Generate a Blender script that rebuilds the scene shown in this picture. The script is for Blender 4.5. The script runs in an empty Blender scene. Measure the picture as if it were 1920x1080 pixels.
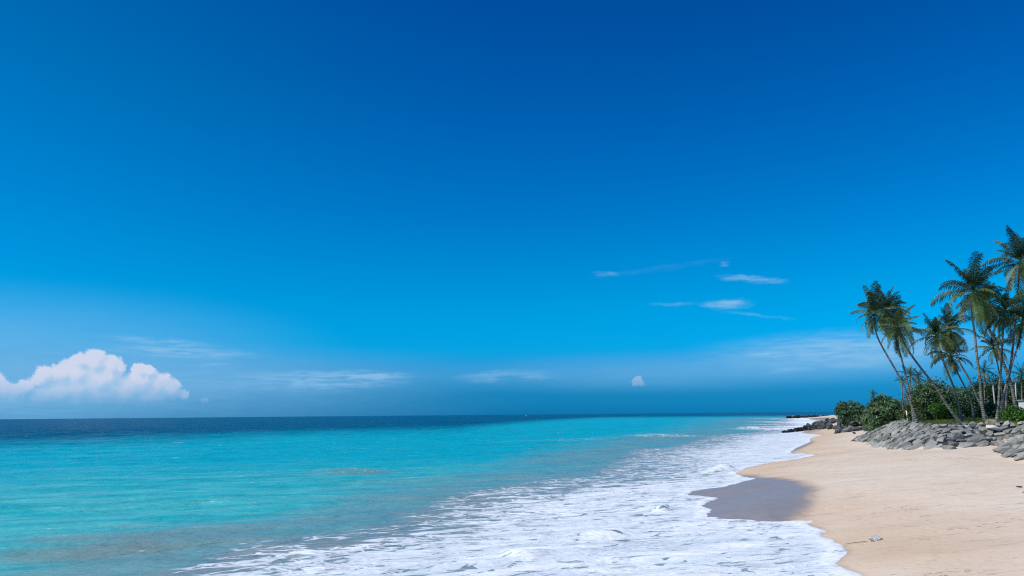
import bpy, bmesh, math, random
import numpy as np
from mathutils import Vector, Matrix

S = bpy.context.scene
COL = S.collection
R = math.radians
rng = np.random.default_rng(7)
random.seed(11)

# ------------------------------------------------------------------ camera
CAM_H, FPX = 5.5, 1386.7
PITCH, ROLL = math.atan(237.2 / FPX), R(0.52)
F_ = np.array([0, math.cos(PITCH), math.sin(PITCH)])
r0 = np.array([1.0, 0, 0]); u0 = np.array([0, -math.sin(PITCH), math.cos(PITCH)])
RT = math.cos(ROLL) * r0 - math.sin(ROLL) * u0
UP = math.sin(ROLL) * r0 + math.cos(ROLL) * u0
CAM = np.array([0, 0, CAM_H])
cam_d = bpy.data.cameras.new('camera'); cam = bpy.data.objects.new('camera', cam_d); COL.objects.link(cam)
cam_d.sensor_width = 36; cam_d.lens = FPX / 1920 * 36
cam_d.clip_start = 0.1; cam_d.clip_end = 120000
M = Matrix.Identity(4)
for i in range(3):
    M[i][0] = RT[i]; M[i][1] = UP[i]; M[i][2] = -F_[i]; M[i][3] = CAM[i]
cam.matrix_world = M
S.camera = cam

def ray(px, py):
    d = FPX * F_ + (px - 960) * RT - (py - 540) * UP
    return d / math.hypot(d[0], d[1])          # unit horizontal length
def on_plane(px, py, z):
    d = ray(px, py)
    return CAM[:2] + d[:2] * ((z - CAM_H) / d[2])
def at_dist(px, py, D):
    d = ray(px, py); return CAM + d * (D / d[1])
def azel(px, py):
    d = ray(px, py)
    return math.degrees(math.atan2(d[0], d[1])), math.degrees(math.atan(d[2]))

# ------------------------------------------------------------------ node helper
class NT:
    def __init__(s, tree): s.t = tree; s.n = tree.nodes; s.l = tree.links
    def new(s, typ, ins=None, **kw):
        n = s.n.new(typ)
        for k, v in kw.items(): setattr(n, k, v)
        for k, v in (ins or {}).items(): s.put(n.inputs[k], v)
        return n
    def put(s, sock, v):
        if isinstance(v, bpy.types.NodeSocket): s.l.new(v, sock)
        else:
            if sock.type == 'RGBA' and not isinstance(v, (int, float)) and len(v) == 3: v = (*v, 1)
            sock.default_value = v
    def m(s, op, a, b=0.0, c=0.0, clamp=False):
        n = s.new('ShaderNodeMath', {0: a, 1: b, 2: c}, operation=op); n.use_clamp = clamp
        return n.outputs[0]
    def vm(s, op, a, b=(0, 0, 0), out=0):
        return s.new('ShaderNodeVectorMath', {0: a, 1: b}, operation=op).outputs[out]
    def ss(s, x, a, b, lo=0.0, hi=1.0):
        n = s.new('ShaderNodeMapRange', {0: x, 1: a, 2: b, 3: lo, 4: hi}, interpolation_type='SMOOTHSTEP')
        return n.outputs[0]
    def lin(s, x, a, b, lo=0.0, hi=1.0):
        return s.new('ShaderNodeMapRange', {0: x, 1: a, 2: b, 3: lo, 4: hi}).outputs[0]
    def mix(s, f, a, b, mode='MIX'):
        n = s.new('ShaderNodeMix', data_type='RGBA', blend_type=mode)
        s.put(n.inputs[0], f); s.put(n.inputs[6], a); s.put(n.inputs[7], b)
        return n.outputs[2]
    def noise(s, vec, scale, detail=4, rough=.55, dist=0.0, out=0):
        return s.new('ShaderNodeTexNoise', {'Vector': vec, 'Scale': scale, 'Detail': detail, 'Roughness': rough, 'Distortion': dist}).outputs[out]
    def mapping(s, vec, loc=(0, 0, 0), rot=(0, 0, 0), sc=(1, 1, 1), typ='POINT'):
        return s.new('ShaderNodeMapping', {0: vec, 1: loc, 2: rot, 3: sc}, vector_type=typ).outputs[0]
    def attr(s, name, out=2):
        return s.new('ShaderNodeAttribute', attribute_name=name).outputs[out]
    def bump(s, h, dist, strength=1.0, normal=None):
        n = s.new('ShaderNodeBump', {'Height': h, 'Distance': dist, 'Strength': strength})
        if normal is not None: s.l.new(normal, n.inputs['Normal'])
        return n.outputs[0]

def lin3(c):
    return tuple(((v / 255 / 12.92) if v / 255 <= .04045 else ((v / 255 + .055) / 1.055) ** 2.4) for v in c)

# ------------------------------------------------------------------ sky and sun
SUN_EL, SUN_AZ = 50, -110
W = bpy.data.worlds.new('World'); S.world = W; W.use_nodes = True
def build_sky():
    t = NT(W.node_tree); bg = t.n['Background']; bg.inputs[1].default_value = 0.1
    sky = t.new('ShaderNodeTexSky', sky_type='NISHITA', sun_disc=False)
    sky.sun_elevation = R(SUN_EL); sky.sun_rotation = R(SUN_AZ)
    d = t.new('ShaderNodeTexCoord').outputs['Generated']
    x = t.new('ShaderNodeSeparateXYZ', {0: d})
    el = t.m('MULTIPLY', t.m('ARCSINE', x.outputs[2]), 180 / math.pi)
    az = t.m('MULTIPLY', t.m('ARCTAN2', x.outputs[0], x.outputs[1]), 180 / math.pi)
    # polarised, strongly saturated tropical blue: an elevation tint over the physical sky
    tab = [(0.0, (16, 122, 178), (.30, .29, .235)), (0.5, (17, 124, 180), (.336, .332, .265)), (1.5, (24, 132, 188), (.428, .439, .352)),
           (2.5, (36, 144, 202), (.441, .489, .425)), (3.5, (34, 152, 213), (.431, .504, .47)), (5, (8, 163, 227), (.39, .49, .517)),
           (6.5, (0, 160, 226), (.339, .456, .532)), (8.5, (0, 152, 220), (.289, .408, .525)), (10.5, (0, 142, 214), (.252, .367, .503)),
           (12.5, (0, 132, 207), (.219, .327, .474)), (15.5, (0, 119, 199), (.189, .288, .438)), (18.5, (0, 108, 189), (.165, .254, .403)),
           (22.5, (0, 96, 178), (.143, .223, .366)), (26.5, (0, 86, 168), (.127, .199, .336)), (31.5, (0, 77, 157), (.114, .179, .308)),
           (45.5, (0, 66, 146), (.098, .153, .271)), (90, (0, 60, 140), (.105, .157, .274))]
    rp = t.new('ShaderNodeValToRGB', {0: t.m('POWER', t.m('DIVIDE', t.m('MAXIMUM', el, 0.0), 90.0), 0.5)})
    cr = rp.color_ramp
    while len(cr.elements) < len(tab): cr.elements.new(0.5)
    for e, (a, c, n) in zip(cr.elements, tab):
        e.position = math.sqrt(a / 90)
        e.color = (*[l / q / 2 for l, q in zip(lin3(c), n)], 1)
    col = t.vm('MULTIPLY', sky.outputs[0], t.vm('SCALE', rp.outputs[0]))
    sc = [n for n in t.n if n.type == 'VECT_MATH' and n.operation == 'SCALE'][0]; sc.inputs['Scale'].default_value = 2
    lf = t.m('MULTIPLY', t.ss(az, 2, -36), t.ss(el, 8.0, 26.0))
    col = t.vm('MULTIPLY', col, t.new('ShaderNodeCombineXYZ', {0: 1.0, 1: t.m('MULTIPLY_ADD', lf, .17, 1.0), 2: t.m('MULTIPLY_ADD', lf, -.07, 1.0)}).outputs[0])
    p = t.new('ShaderNodeCombineXYZ', {0: az, 1: el}).outputs[0]
    # thin cirrus: stretched soft wisps
    st = t.mapping(p, sc=(.22, 1.6, 1))
    sn = t.noise(st, 1.3, 5, .6, .7)
    fine = t.noise(t.mapping(p, rot=(0, 0, R(-6)), sc=(.35, 3.2, 1)), 1.6, 5, .65, .4)
    wis = [(330, 661, 135, 13, -1, .95), (310, 642, 110, 8, -4, .6), (390, 685, 40, 4, 2, .35), (600, 713, 190, 22, 1, .8), (690, 703, 80, 10, -2, .55),
           (950, 705, 110, 14, 1, .5), (1135, 512, 30, 6, -2, .42), (1412, 524, 66, 8, -8, .62), (1358, 494, 11, 5, 0, .35), (1365, 570, 52, 10, -1, .66),
           (1262, 570, 50, 4, 0, .25), (1240, 503, 150, 7, 5, .05), (1580, 655, 240, 36, 1, .65), (1430, 665, 90, 7, -2, .4), (1478, 693, 40, 5, 6, .36),
           (1640, 668, 100, 28, 0, .35), (1420, 590, 70, 4, -10, .18)]
    pw = t.vm('ADD', p, t.vm('MULTIPLY', t.vm('SUBTRACT', t.noise(t.mapping(p, sc=(.5, 1.2, 1)), 1.2, 5, .65, .3, 1), (.5, .5, .5)), (2.6, .62, 0)))
    tot = None
    for (cx, cy, rx, ry, rot, k) in wis:
        a, e = azel(cx, cy)
        q = t.mapping(pw, loc=(a, e, 0), rot=(0, 0, R(rot)), sc=(rx / 24.2, ry / 24.2, 1), typ='TEXTURE')
        g = t.ss(t.vm('LENGTH', q, out=1), 1.15, 0.0, 0, k)
        tot = g if tot is None else t.m('ADD', tot, g)
    wmask = t.m('MULTIPLY', tot, t.ss(t.m('ADD', t.m('MULTIPLY', sn, .6), t.m('MULTIPLY', fine, .4)), .36, .62, .1, 1.2))
    wmask = t.m('MINIMUM', wmask, .8)
    col = t.mix(wmask, col, tuple(v * 10 for v in lin3((150, 198, 236))))
    hz = None
    for (cx, cy, rx, ry, rot, k) in [(-60, 665, 560, 120, 2, .62), (470, 705, 480, 60, 0, .44), (1230, 698, 460, 42, 0, .42), (1610, 665, 330, 48, 0, .58), (-100, 765, 900, 75, 0, .55)]:
        a, e = azel(cx, cy)
        q = t.mapping(p, loc=(a, e, 0), rot=(0, 0, R(rot)), sc=(rx / 24.2, ry / 24.2, 1), typ='TEXTURE')
        g_ = t.ss(t.vm('LENGTH', q, out=1), 1.1, 0.0, 0, k)
        hz = g_ if hz is None else t.m('ADD', hz, g_)
    hz = t.m('MULTIPLY', t.m('MINIMUM', hz, .85), t.lin(sn, .25, .75, .8, 1.1))
    col = t.mix(hz, col, tuple(v * 10 for v in lin3((122, 184, 230))))
    # cumulus: puffs of one density field, sampled a second time towards the sun for self shading
    G = bpy.data.node_groups.new('cloud_density', 'ShaderNodeTree')
    G.interface.new_socket('P', in_out='INPUT', socket_type='NodeSocketVector')
    G.interface.new_socket('D', in_out='OUTPUT', socket_type='NodeSocketFloat')
    g = NT(G); gi = g.new('NodeGroupInput'); go = g.new('NodeGroupOutput')
    P = gi.outputs[0]
    w1 = g.noise(P, .85, 5, .62, .1, 1); w2 = g.noise(P, 2.6, 6, .72, 0, 1)
    Pw = g.vm('ADD', P, g.vm('MULTIPLY', g.vm('SUBTRACT', w1, (.5, .5, .5)), (1.0, .65, 0)))
    Pw = g.vm('ADD', Pw, g.vm('MULTIPLY', g.vm('SUBTRACT', w2, (.5, .5, .5)), (.62, .5, 0)))
    puffs = [(150, 676, 13), (176, 681, 20), (206, 690, 20), (222, 690, 10), (112, 700, 16), (142, 702, 26), (80, 706, 15), (188, 714, 30), (150, 730, 26), (206, 706, 14),
             (262, 695, 12), (276, 699, 11), (268, 716, 22), (300, 724, 20), (322, 730, 16), (238, 734, 25), (110, 742, 22), (344, 739, 8), (196, 746, 28), (285, 746, 24), (82, 750, 20),
             (46, 726, 12), (32, 735, 11), (4, 732, 14), (18, 746, 20), (-30, 732, 30), (-80, 720, 40), (1197, 715, 9), (1192, 718, 6), (1203, 719, 6), (388, 748, 4), (380, 751, 4)]
    acc = None
    for (cx, cy, r) in puffs:
        a, e = azel(cx, cy)
        dd = g.m('MULTIPLY_ADD', g.vm('DISTANCE', Pw, (a, e, 0), 1), -24.2 / r, 1.27)
        acc = dd if acc is None else g.m('SMOOTH_MAX', acc, dd, .25)
    g.l.new(acc, go.inputs[0])
    def dens(v):
        n = t.new('ShaderNodeGroup'); n.node_tree = G; t.l.new(v, n.inputs[0]); return n.outputs[0]
    f0 = dens(p); f1 = dens(t.vm('ADD', p, (-.32, .42, 0)))
    soft = t.noise(p, 1.1, 6, .6, .3)
    shade = t.ss(t.m('ADD', t.m('SUBTRACT', f0, f1), t.m('MULTIPLY', t.m('SUBTRACT', soft, .5), .5)), -.55, .5)
    lit = t.mix(shade, tuple(v * 10 for v in lin3((176, 204, 233))), tuple(v * 10 for v in lin3((219, 221, 239))))
    al = t.ss(t.m('ADD', f0, t.m('MULTIPLY', t.m('SUBTRACT', soft, .5), .35)), .04, .36)
    al = t.m('MULTIPLY', al, t.ss(t.m('ADD', el, t.m('MULTIPLY', soft, .8)), 1.0, 3.4))
    far = t.ss(az, -12.5, -11.5, 1.0, .36)
    al = t.m('MULTIPLY', al, t.m('MULTIPLY', far, .82))
    col = t.mix(al, col, lit)
    t.l.new(col, bg.inputs[0])
build_sky()
sd = bpy.data.lights.new('sun', 'SUN'); sun = bpy.data.objects.new('sun', sd); COL.objects.link(sun)
sd.energy = 4.0; sd.angle = R(.53); sd.color = (1, .955, .89)
sv = Vector((math.sin(R(SUN_AZ)) * math.cos(R(SUN_EL)), math.cos(R(SUN_AZ)) * math.cos(R(SUN_EL)), math.sin(R(SUN_EL))))
sun.rotation_euler = sv.to_track_quat('Z', 'Y').to_euler(); sun.location = sv * 300
S.view_settings.view_transform = 'Standard'; S.view_settings.look = 'None'
S.view_settings.exposure = 0; S.view_settings.gamma = 1
S.cycles.max_bounces = 6; S.cycles.use_denoising = False; S.cycles.filter_width = 1.15

# ------------------------------------------------------------------ plan of the coast (world metres)
def seg_dist(P, L, closed=False):
    A = np.array(L, float); B = np.roll(A, -1, 0)
    if not closed: A, B = A[:-1], B[:-1]
    best = np.full(len(P), 1e18)
    for a, b in zip(A, B):
        ab = b - a; l2 = ab @ ab + 1e-12
        tt = np.clip(((P - a) @ ab) / l2, 0, 1)
        q = P - a - tt[:, None] * ab
        best = np.minimum(best, (q * q).sum(1))
    return np.sqrt(best)
def inside(P, L):
    A = np.array(L, float); B = np.roll(A, -1, 0)
    c = np.zeros(len(P), bool)
    for a, b in zip(A, B):
        if a[1] == b[1]: continue
        k = ((a[1] > P[:, 1]) != (b[1] > P[:, 1])) & (P[:, 0] < (b[0] - a[0]) * (P[:, 1] - a[1]) / (b[1] - a[1]) + a[0])
        c ^= k
    return c
def px_line(pts, z): return [tuple(on_plane(x, y, z)) for x, y in pts]
def sstep(x, a, b):
    t = np.clip((x - a) / (b - a), 0, 1); return t * t * (3 - 2 * t)

def wobble(L, amp, step):
    out = []
    for i in range(len(L) - 1):
        a = np.array(L[i]); b = np.array(L[i + 1]); n = max(1, int(np.linalg.norm(b - a) / step))
        nr = np.array([-(b - a)[1], (b - a)[0]]) / (np.linalg.norm(b - a) + 1e-9)
        for k in range(n):
            o = 0 if k == 0 else rng.normal() * amp
            out.append(tuple(a + (b - a) * k / n + nr * o))
    out.append(L[-1]); return out
SH_PX = [(1613, 1078), (1580, 1066), (1563, 1057), (1572, 1050), (1585, 1038), (1577, 1026), (1563, 1013), (1533, 1006), (1536, 1000), (1550, 997), (1530, 990),
         (1510, 983), (1523, 976.5), (1480, 977), (1450, 978.5), (1423, 977.5), (1385, 974), (1363, 974), (1340, 970), (1317, 970), (1322, 963), (1332, 955), (1310, 948), (1330, 940), (1345, 933),
         (1310, 930), (1287, 929), (1295, 922), (1313, 918), (1340, 915.5), (1363, 912), (1390, 904), (1418, 897), (1395, 894), (1377, 889.5), (1385, 884), (1397, 878),
         (1447, 867), (1497, 860), (1530, 853.5), (1522, 851.5), (1510, 850.8), (1480, 849), (1493, 840), (1520, 828), (1518, 823), (1528, 819), (1547, 815), (1533, 813.4), (1513, 811),
         (1505, 807), (1512, 801), (1539, 790.5), (1515, 785.5), (1522, 783), (1545, 780.4), (1567, 778.2)]
SHORE = wobble(px_line(SH_PX[:40], .15), .11, .42) + px_line(SH_PX[40:], .15)
LAND = [(-3000, -1500), (-400, -150), (-70, -20), (-20, -2), (-4, 3.5), (4, 8), (8, 14), (9.6, 18.5)] + SHORE + [(1500, 1500), (5000, 1900), (6000, -3000), (-3000, -3000)]
def d_shore(P):
    d = seg_dist(P, LAND, True); return np.where(inside(P, LAND), d, -d)

BASE_PX = [(1920, 871), (1905, 866), (1893, 860), (1882, 855), (1875, 844), (1885, 835), (1870, 837), (1842, 838), (1811, 839), (1777, 841), (1736, 839), (1711, 836), (1675, 833), (1652, 828), (1630, 824), (1613, 820)]
TERR_B = [(90, 20), (38, 40)] + px_line(BASE_PX, 1.9) + [(51, 113), (60, 124), (76, 140), (100, 172), (150, 260)]
TERRACE = TERR_B + [(400, 400), (500, 20)]
def terr_t(P):
    d = seg_dist(P, TERR_B); return np.where(inside(P, TERRACE), d, -d)
def height(P, raw=False):
    d = d_shore(P)
    zb = np.where(d > 0, .15 + 2.5 * (1 - np.exp(-np.maximum(d, 0) / 15)), np.maximum(.15 + .1 * d, -3))
    zb = zb + 1.25 * np.exp(-(((P[:, 0] - 98) / 17) ** 2 + ((P[:, 1] - 188) / 13) ** 2))
    tt = terr_t(P)
    zt = np.minimum(zb, 1.95) + (4.08 - 1.95) * (.35 * sstep(tt, -.3, 5.6) + .65 * np.clip((tt + .1) / 5.4, 0, 1)) + .02 * np.clip(tt - 6, 0, 30)
    w = sstep(tt, -1.0, 1.0)
    z = zb * (1 - w) + np.maximum(zt, 0) * w
    return (z, d, tt) if raw else z
def gz(x, y): return float(height(np.array([[x, y]]))[0])
def on_ground(px, py):
    d = ray(px, py); a = np.linspace(10, 260, 2500)
    P = CAM[None, :] + d[None, :] * a[:, None]
    k = np.argmax(P[:, 2] < height(P[:, :2])); return P[k]

# ------------------------------------------------------------------ object helpers
def tag(o, label=None, cat=None, group=None, kind=None):
    for k, v in (('label', label), ('category', cat), ('group', group), ('kind', kind)):
        if v: o[k] = v
    return o
def link(name, me, mat=None, parent=None, loc=None):
    o = bpy.data.objects.new(name, me); COL.objects.link(o)
    if mat is not None and me is not None: me.materials.append(mat)
    if parent is not None: o.parent = parent
    if loc is not None: o.location = loc
    return o
def thing(name, label, cat, loc=(0, 0, 0), group=None):
    return tag(link(name, None, loc=loc), label, cat, group)
def mesh_np(name, V, Fq, smooth=False, attrs=None, uniform=4):
    me = bpy.data.meshes.new(name); V = np.asarray(V, np.float32); Fq = np.asarray(Fq, np.int32)
    me.vertices.add(len(V)); me.vertices.foreach_set('co', V.ravel())
    me.loops.add(Fq.size); me.loops.foreach_set('vertex_index', Fq.ravel())
    me.polygons.add(len(Fq)); me.polygons.foreach_set('loop_start', np.arange(0, Fq.size, Fq.shape[1], dtype=np.int32))
    me.update(calc_edges=True)
    if smooth: me.polygons.foreach_set('use_smooth', np.ones(len(Fq), bool))
    for k, a in (attrs or {}).items():
        at = me.attributes.new(k, 'FLOAT', 'POINT'); at.data.foreach_set('value', np.asarray(a, np.float32))
    me.validate(); return me
def material(name):
    m = bpy.data.materials.new(name); m.use_nodes = True
    t = NT(m.node_tree); return m, t, t.n['Principled BSDF']

def polar(angles, radii):
    A, Rr = np.meshgrid(angles, radii)
    V = np.stack([Rr * np.sin(A), Rr * np.cos(A)], -1).reshape(-1, 2)
    n, mcol = len(radii), len(angles)
    i = np.arange(n - 1)[:, None] * mcol + np.arange(mcol - 1)[None, :]
    Fq = np.stack([i, i + 1, i + mcol + 1, i + mcol], -1).reshape(-1, 4)[:, ::-1]
    return V, Fq
def radii(r, rmax, k, cap, lo):
    out = [r]
    while out[-1] < rmax:
        out.append(out[-1] + max(lo, min(out[-1] ** 2 * k, out[-1] * cap)))
    return np.array(out)

# ------------------------------------------------------------------ beach and terrace: one ground sheet
WET = [px_line([(1240, 929), (1280, 908), (1363, 901), (1390, 890), (1416, 893), (1455, 903), (1488, 917), (1515, 930), (1532, 940), (1524, 953), (1508, 966), (1486, 980), (1470, 992), (1300, 992), (1260, 950)], .2),
       px_line([(1440, 854), (1470, 844), (1493, 838), (1522, 826), (1526, 832), (1500, 843), (1472, 853)], .2),
       px_line([(1500, 813), (1515, 800), (1545, 790), (1512, 785), (1550, 786), (1572, 792), (1548, 803), (1530, 812)], .2)]
def build_beach():
    ang = np.radians(np.concatenate([np.arange(-180, 2, 4), np.arange(2, 40, .16), np.arange(40, 180.1, 4)]))
    rad = np.concatenate([[0.01, 2, 4, 6, 8, 10], radii(11, 60000, 1 / (5.5 * 740) * 1.3, .03, .09)])
    V, Fq = polar(ang, rad)
    z, d, tt = height(V, True)
    k = np.hypot(V[:, 0], V[:, 1])
    near = (k < 260)
    z = z + near * (.02 * np.sin(V[:, 0] * .7 + 1.3 * np.sin(V[:, 1] * .31)) * np.sin(V[:, 1] * .53 + .5) * sstep(d, 1, 6))
    wet = np.zeros(len(V))
    for i, pl in enumerate(WET):
        q = seg_dist(V, pl, True); q = np.where(inside(V, pl), q, -q)
        s = [1.0, 1.2, 6][i]
        wet = np.maximum(wet, sstep(q, -s * 1.2, s * 1.5))
    wet = np.maximum(wet, (1 - sstep(d, .0, .35 + k * .006)) * .3)
    damp = 1 - sstep(d, 1.5, 9)
    grass = sstep(tt, 5.0, 5.8)
    rub_shade = sstep(tt, .2, 1.2) * (1 - sstep(tt, 5.0, 5.6))
    me = mesh_np('beach', np.column_stack([V, z]), Fq, True, {'wet': wet, 'damp': damp, 'grass': grass, 'rub_shade': rub_shade, 'dist': d})
    m, t, b = material('sand')
    P = t.new('ShaderNodeNewGeometry').outputs['Position']
    w, dm, gr, ru = t.attr('wet'), t.attr('damp'), t.attr('grass'), t.attr('rub_shade')
    big = t.noise(P, .13, 5, .55, .6); mid = t.noise(P, 1.1, 6, .62, .3); fine = t.noise(P, 26, 3, .7)
    stk = t.noise(t.mapping(P, rot=(0, 0, R(-52)), sc=(.22, .9, 1)), .7, 6, .64, 2.2)
    stk2 = t.noise(t.mapping(P, loc=(9, 3, 0), rot=(0, 0, R(-30)), sc=(.2, 1.1, 1)), 1.1, 6, .68, 2.0)
    dry = t.mix(t.ss(big, .35, .65), (.70, .56, .415), (.745, .615, .475))
    dry = t.mix(t.m('MULTIPLY', dm, t.ss(big, .7, .3, .5, 1)), dry, (.62, .455, .31))
    dry = t.mix(t.ss(stk, .55, .70, 0, .6), dry, (.40, .32, .25))
    dry = t.mix(t.ss(stk2, .58, .70, 0, .6), dry, (.36, .30, .25))
    dry = t.mix(t.ss(t.noise(t.mapping(P, loc=(30, 8, 0), rot=(0, 0, R(-20)), sc=(.2, 1, 1)), .6, 4, .5, .6), .62, .75, 0, .5), dry, (.74, .61, .50))
    dry = t.mix(t.ss(fine, .3, .7, 0, .08), dry, (.42, .33, .25))
    dry = t.mix(t.ss(mid, .40, .75, 0, .22), dry, (.50, .37, .27))
    spk = t.noise(t.mapping(P, sc=(.5, 1, 1)), 5.5, 3, .6, .3); spg = t.noise(t.mapping(P, loc=(2, 6, 0), sc=(.5, 1, 1)), .42, 4, .6, .8)
    dry = t.mix(t.m('MULTIPLY', t.ss(spk, .57, .66), t.ss(spg, .53, .62, 0, .8)), dry, (.22, .17, .12))
    wn = t.ss(t.m('ADD', w, t.m('ADD', t.m('MULTIPLY', t.m('SUBTRACT', mid, .5), .45), t.m('MULTIPLY', t.m('SUBTRACT', t.noise(P, .35, 4, .6), .5), .9))), .2, .8)
    wetc = t.mix(t.ss(mid, .3, .7), (.255, .235, .23), (.29, .265, .255))
    halo = t.ss(w, .0, .5, 0, .55)
    c = t.mix(halo, dry, (.46, .325, .215))
    c = t.mix(wn, c, wetc)
    gm = t.ss(t.m('ADD', gr, t.m('MULTIPLY', t.m('SUBTRACT', mid, .5), .6)), .35, .65)
    gcol = t.mix(t.ss(mid, .35, .65), (.07, .10, .022), (.15, .165, .045))
    c = t.mix(t.ss(ru, .2, .8), c, t.mix(mid, (.03, .03, .028), (.09, .085, .07)))  # rubble ground, darkened to paint shade into the gaps between boulders
    c = t.mix(gm, c, gcol)
    t.put(b.inputs['Base Color'], c)
    t.put(b.inputs['Roughness'], t.mix(wn, (.95,) * 3, (.42,) * 3))
    t.put(b.inputs['Specular IOR Level'], t.m('MULTIPLY_ADD', wn, .06, .12))
    dent = t.new('ShaderNodeTexVoronoi', {'Vector': P, 'Scale': 2.1}, feature='SMOOTH_F1').outputs[0]
    h = t.m('ADD', t.m('MULTIPLY', mid, .5), t.m('MULTIPLY', t.ss(dent, 0, .35), .25))
    h = t.m('ADD', h, t.m('MULTIPLY', fine, .06))
    h = t.m('MULTIPLY', h, t.m('SUBTRACT', 1.0, wn))
    t.put(b.inputs['Normal'], t.bump(h, .10, .8))
    tag(link('beach', me, m), 'pale peach sand beach with a grey wet patch beside the white foam', 'beach', kind='structure')
build_beach()

# ------------------------------------------------------------------ sea: one displaced sheet that runs up the sand
FOAM_OUT = px_line([(150, 1088), (215, 1077), (330, 1056), (395, 1027), (450, 1012), (600, 999), (697, 980), (740, 960), (780, 943), (813, 933), (893, 912), (980, 900), (1047, 890), (1073, 892), (1127, 870),
                    (1173, 843), (1243, 838), (1327, 817), (1407, 810), (1437, 800), (1457, 787), (1490, 782)], .05)
FOAM_POLY = FOAM_OUT + px_line([(1545, 780.4)], .15) + px_line(SH_PX[::-1], .15) + [(8, 14), (-12, 10), (-14, 17)]
DEEP_PX = [(-1500, 905), (-600, 862), (0, 837), (300, 826), (640, 811), (760, 809), (860, 806), (960, 795), (1060, 787), (1130, 783.5), (1300, 782), (1500, 780.5), (1700, 776)]
def build_sea():
    ang = np.radians(np.concatenate([np.arange(-100, -38, 2), np.arange(-38, 37, .11), np.arange(37, 91, 2)]))
    rad = np.concatenate([[4, 7, 10, 12, 14, 16], radii(17.5, 70000, 1 / (5.5 * 740) * .8, .018, .07)])
    V, Fq = polar(ang, rad)
    r = np.hypot(V[:, 0], V[:, 1]); az = np.arctan2(V[:, 0], V[:, 1])
    d = d_shore(V)
    s = -d
    fo = seg_dist(V, FOAM_OUT); fo = np.where(inside(V, FOAM_POLY), fo, -fo)
    x, y = V[:, 0], V[:, 1]
    sc = np.clip(r / 40, .5, 1.7)
    cover = .55 * sstep(fo, -1.1 * sc, 2.2 * sc) + .45 * sstep(fo, 1.0 * sc, 11 * sc)
    cover = np.maximum(cover * .95, 1 - sstep(s, .05, .4 + .006 * r))
    # hand placed breakers: px, py, half length m, half width m, angle, height m, foam
    wav = [(1368, 884, 3.2, 1.1, 12, .60, 1.1), (1240, 959, 1.0, .5, 16, .36, 1.1), (1120, 1004, 2.2, .55, 18, .24, 1), (975, 1043, 1.3, .6, 15, .30, 1.1), (1478, 801, 15, 30, 0, .5, 1.2), (1440, 805, 13, 14, 0, .6, 1.1), (1502, 792.5, 20, 55, 0, .5, 1.2), (1478, 785.8, 20, 75, 0, .6, 1.2), (1440, 797, 12, 10, 0, .5, .8),
           (1412, 805, 10, 2.2, 20, .5, 1), (655, 884, 6.5, 2.4, 10, .45, .36), (1090, 824, 22, 5, 14, .32, .34), (1250, 818, 14, 7, 14, .45, .6), (1000, 1037, 3.4, .5, 20, .10, .5), (860, 1057, 3.5, .55, 14, .13, .35), (720, 1015, 2.5, .5, 10, .12, .3),
           (560, 1060, 3.0, .55, 12, .12, .3), (985, 1030, 3.4, .35, 20, .12, .9), (1480, 1008, 2.4, .3, 24, .06, 1), (1300, 1040, 3, .3, 22, .06, 1), (640, 843, 24, 2.2, 7, .30, .34), (300, 862, 30, 1.6, 8, .22, .28), (935, 838, 16, 2.4, 8, .25, .34),
           (1315, 783.5, 9, 4, 0, 1.2, 1.6), (1478, 777.5, 16, 8, 0, 2, 1.6), (1500, 779, 20, 8, 0, 1.4, 1.2)]
    z = np.zeros(len(V)); brk = np.zeros(len(V)); patch = np.zeros(len(V))
    for (px, py, hl, hw, a, h, f) in wav:
        c = on_plane(px, py, .05); ca, sa = math.cos(R(a)), math.sin(R(a))
        u = (x - c[0]) * ca + (y - c[1]) * sa; v = -(x - c[0]) * sa + (y - c[1]) * ca
        v = v + .5 * hw * np.sin(u / hl * 3.1 + px)
        e = np.exp(-(u / hl) ** 2 * 1.4)
        z += h * e * np.exp(-(v / hw) ** 2)
        brk = np.maximum(brk, f * e * np.exp(-((v + hw * .35) / (hw * 1.0)) ** 2))
        patch = np.maximum(patch, 0)
    brown = np.zeros(len(V))
    for (px, py, hl, hw, a, k) in [(655, 889, 8.0, 4.5, 10, .85), (160, 1030, 5.5, 2.8, 14, 1.05), (230, 1008, 7, 3.0, 12, .9), (400, 1005, 6.5, 3.0, 10, .7), (330, 1040, 6, 2.6, 10, .6), (600, 975, 5, 1.6, 10, .6), (640, 980, 3, .8, 8, .6), (820, 933, 5, 1.5, 12, .7),
                                   (1050, 826, 24, 3.0, 12, .8), (1250, 822, 16, 5, 14, .8), (900, 925, 6, 2, 14, .5), (1130, 862, 12, 5, 18, .5), (520, 1000, 5, 1.2, 8, .7), (740, 960, 4, 1.3, 14, .6), (60, 915, 9, 1.2, 8, .0)]:
        c = on_plane(px, py, .05); ca, sa = math.cos(R(a)), math.sin(R(a))
        u = (x - c[0]) * ca + (y - c[1]) * sa; v = -(x - c[0]) * sa + (y - c[1]) * ca
        brown = np.maximum(brown, k * np.exp(-(u / hl) ** 2 - (v / hw) ** 2))
    off = sstep(s, 6, 30)
    sw = lambda L, dr, ph: np.sin((x * math.sin(R(dr)) + y * math.cos(R(dr))) * 2 * math.pi / L + ph + 1.2 * np.sin((x * math.cos(R(dr)) - y * math.sin(R(dr))) * 2 * math.pi / (L * 3.7) + ph))
    amp = 1 / (1 + (r / 700) ** 2)
    z += off * amp * (.10 * sw(17, -14, 0) + .06 * sw(8.3, -25, 2) + .035 * sw(3.9, 6, 4)) * (1 + 1.2 * sstep(r, 60, 300))
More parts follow.
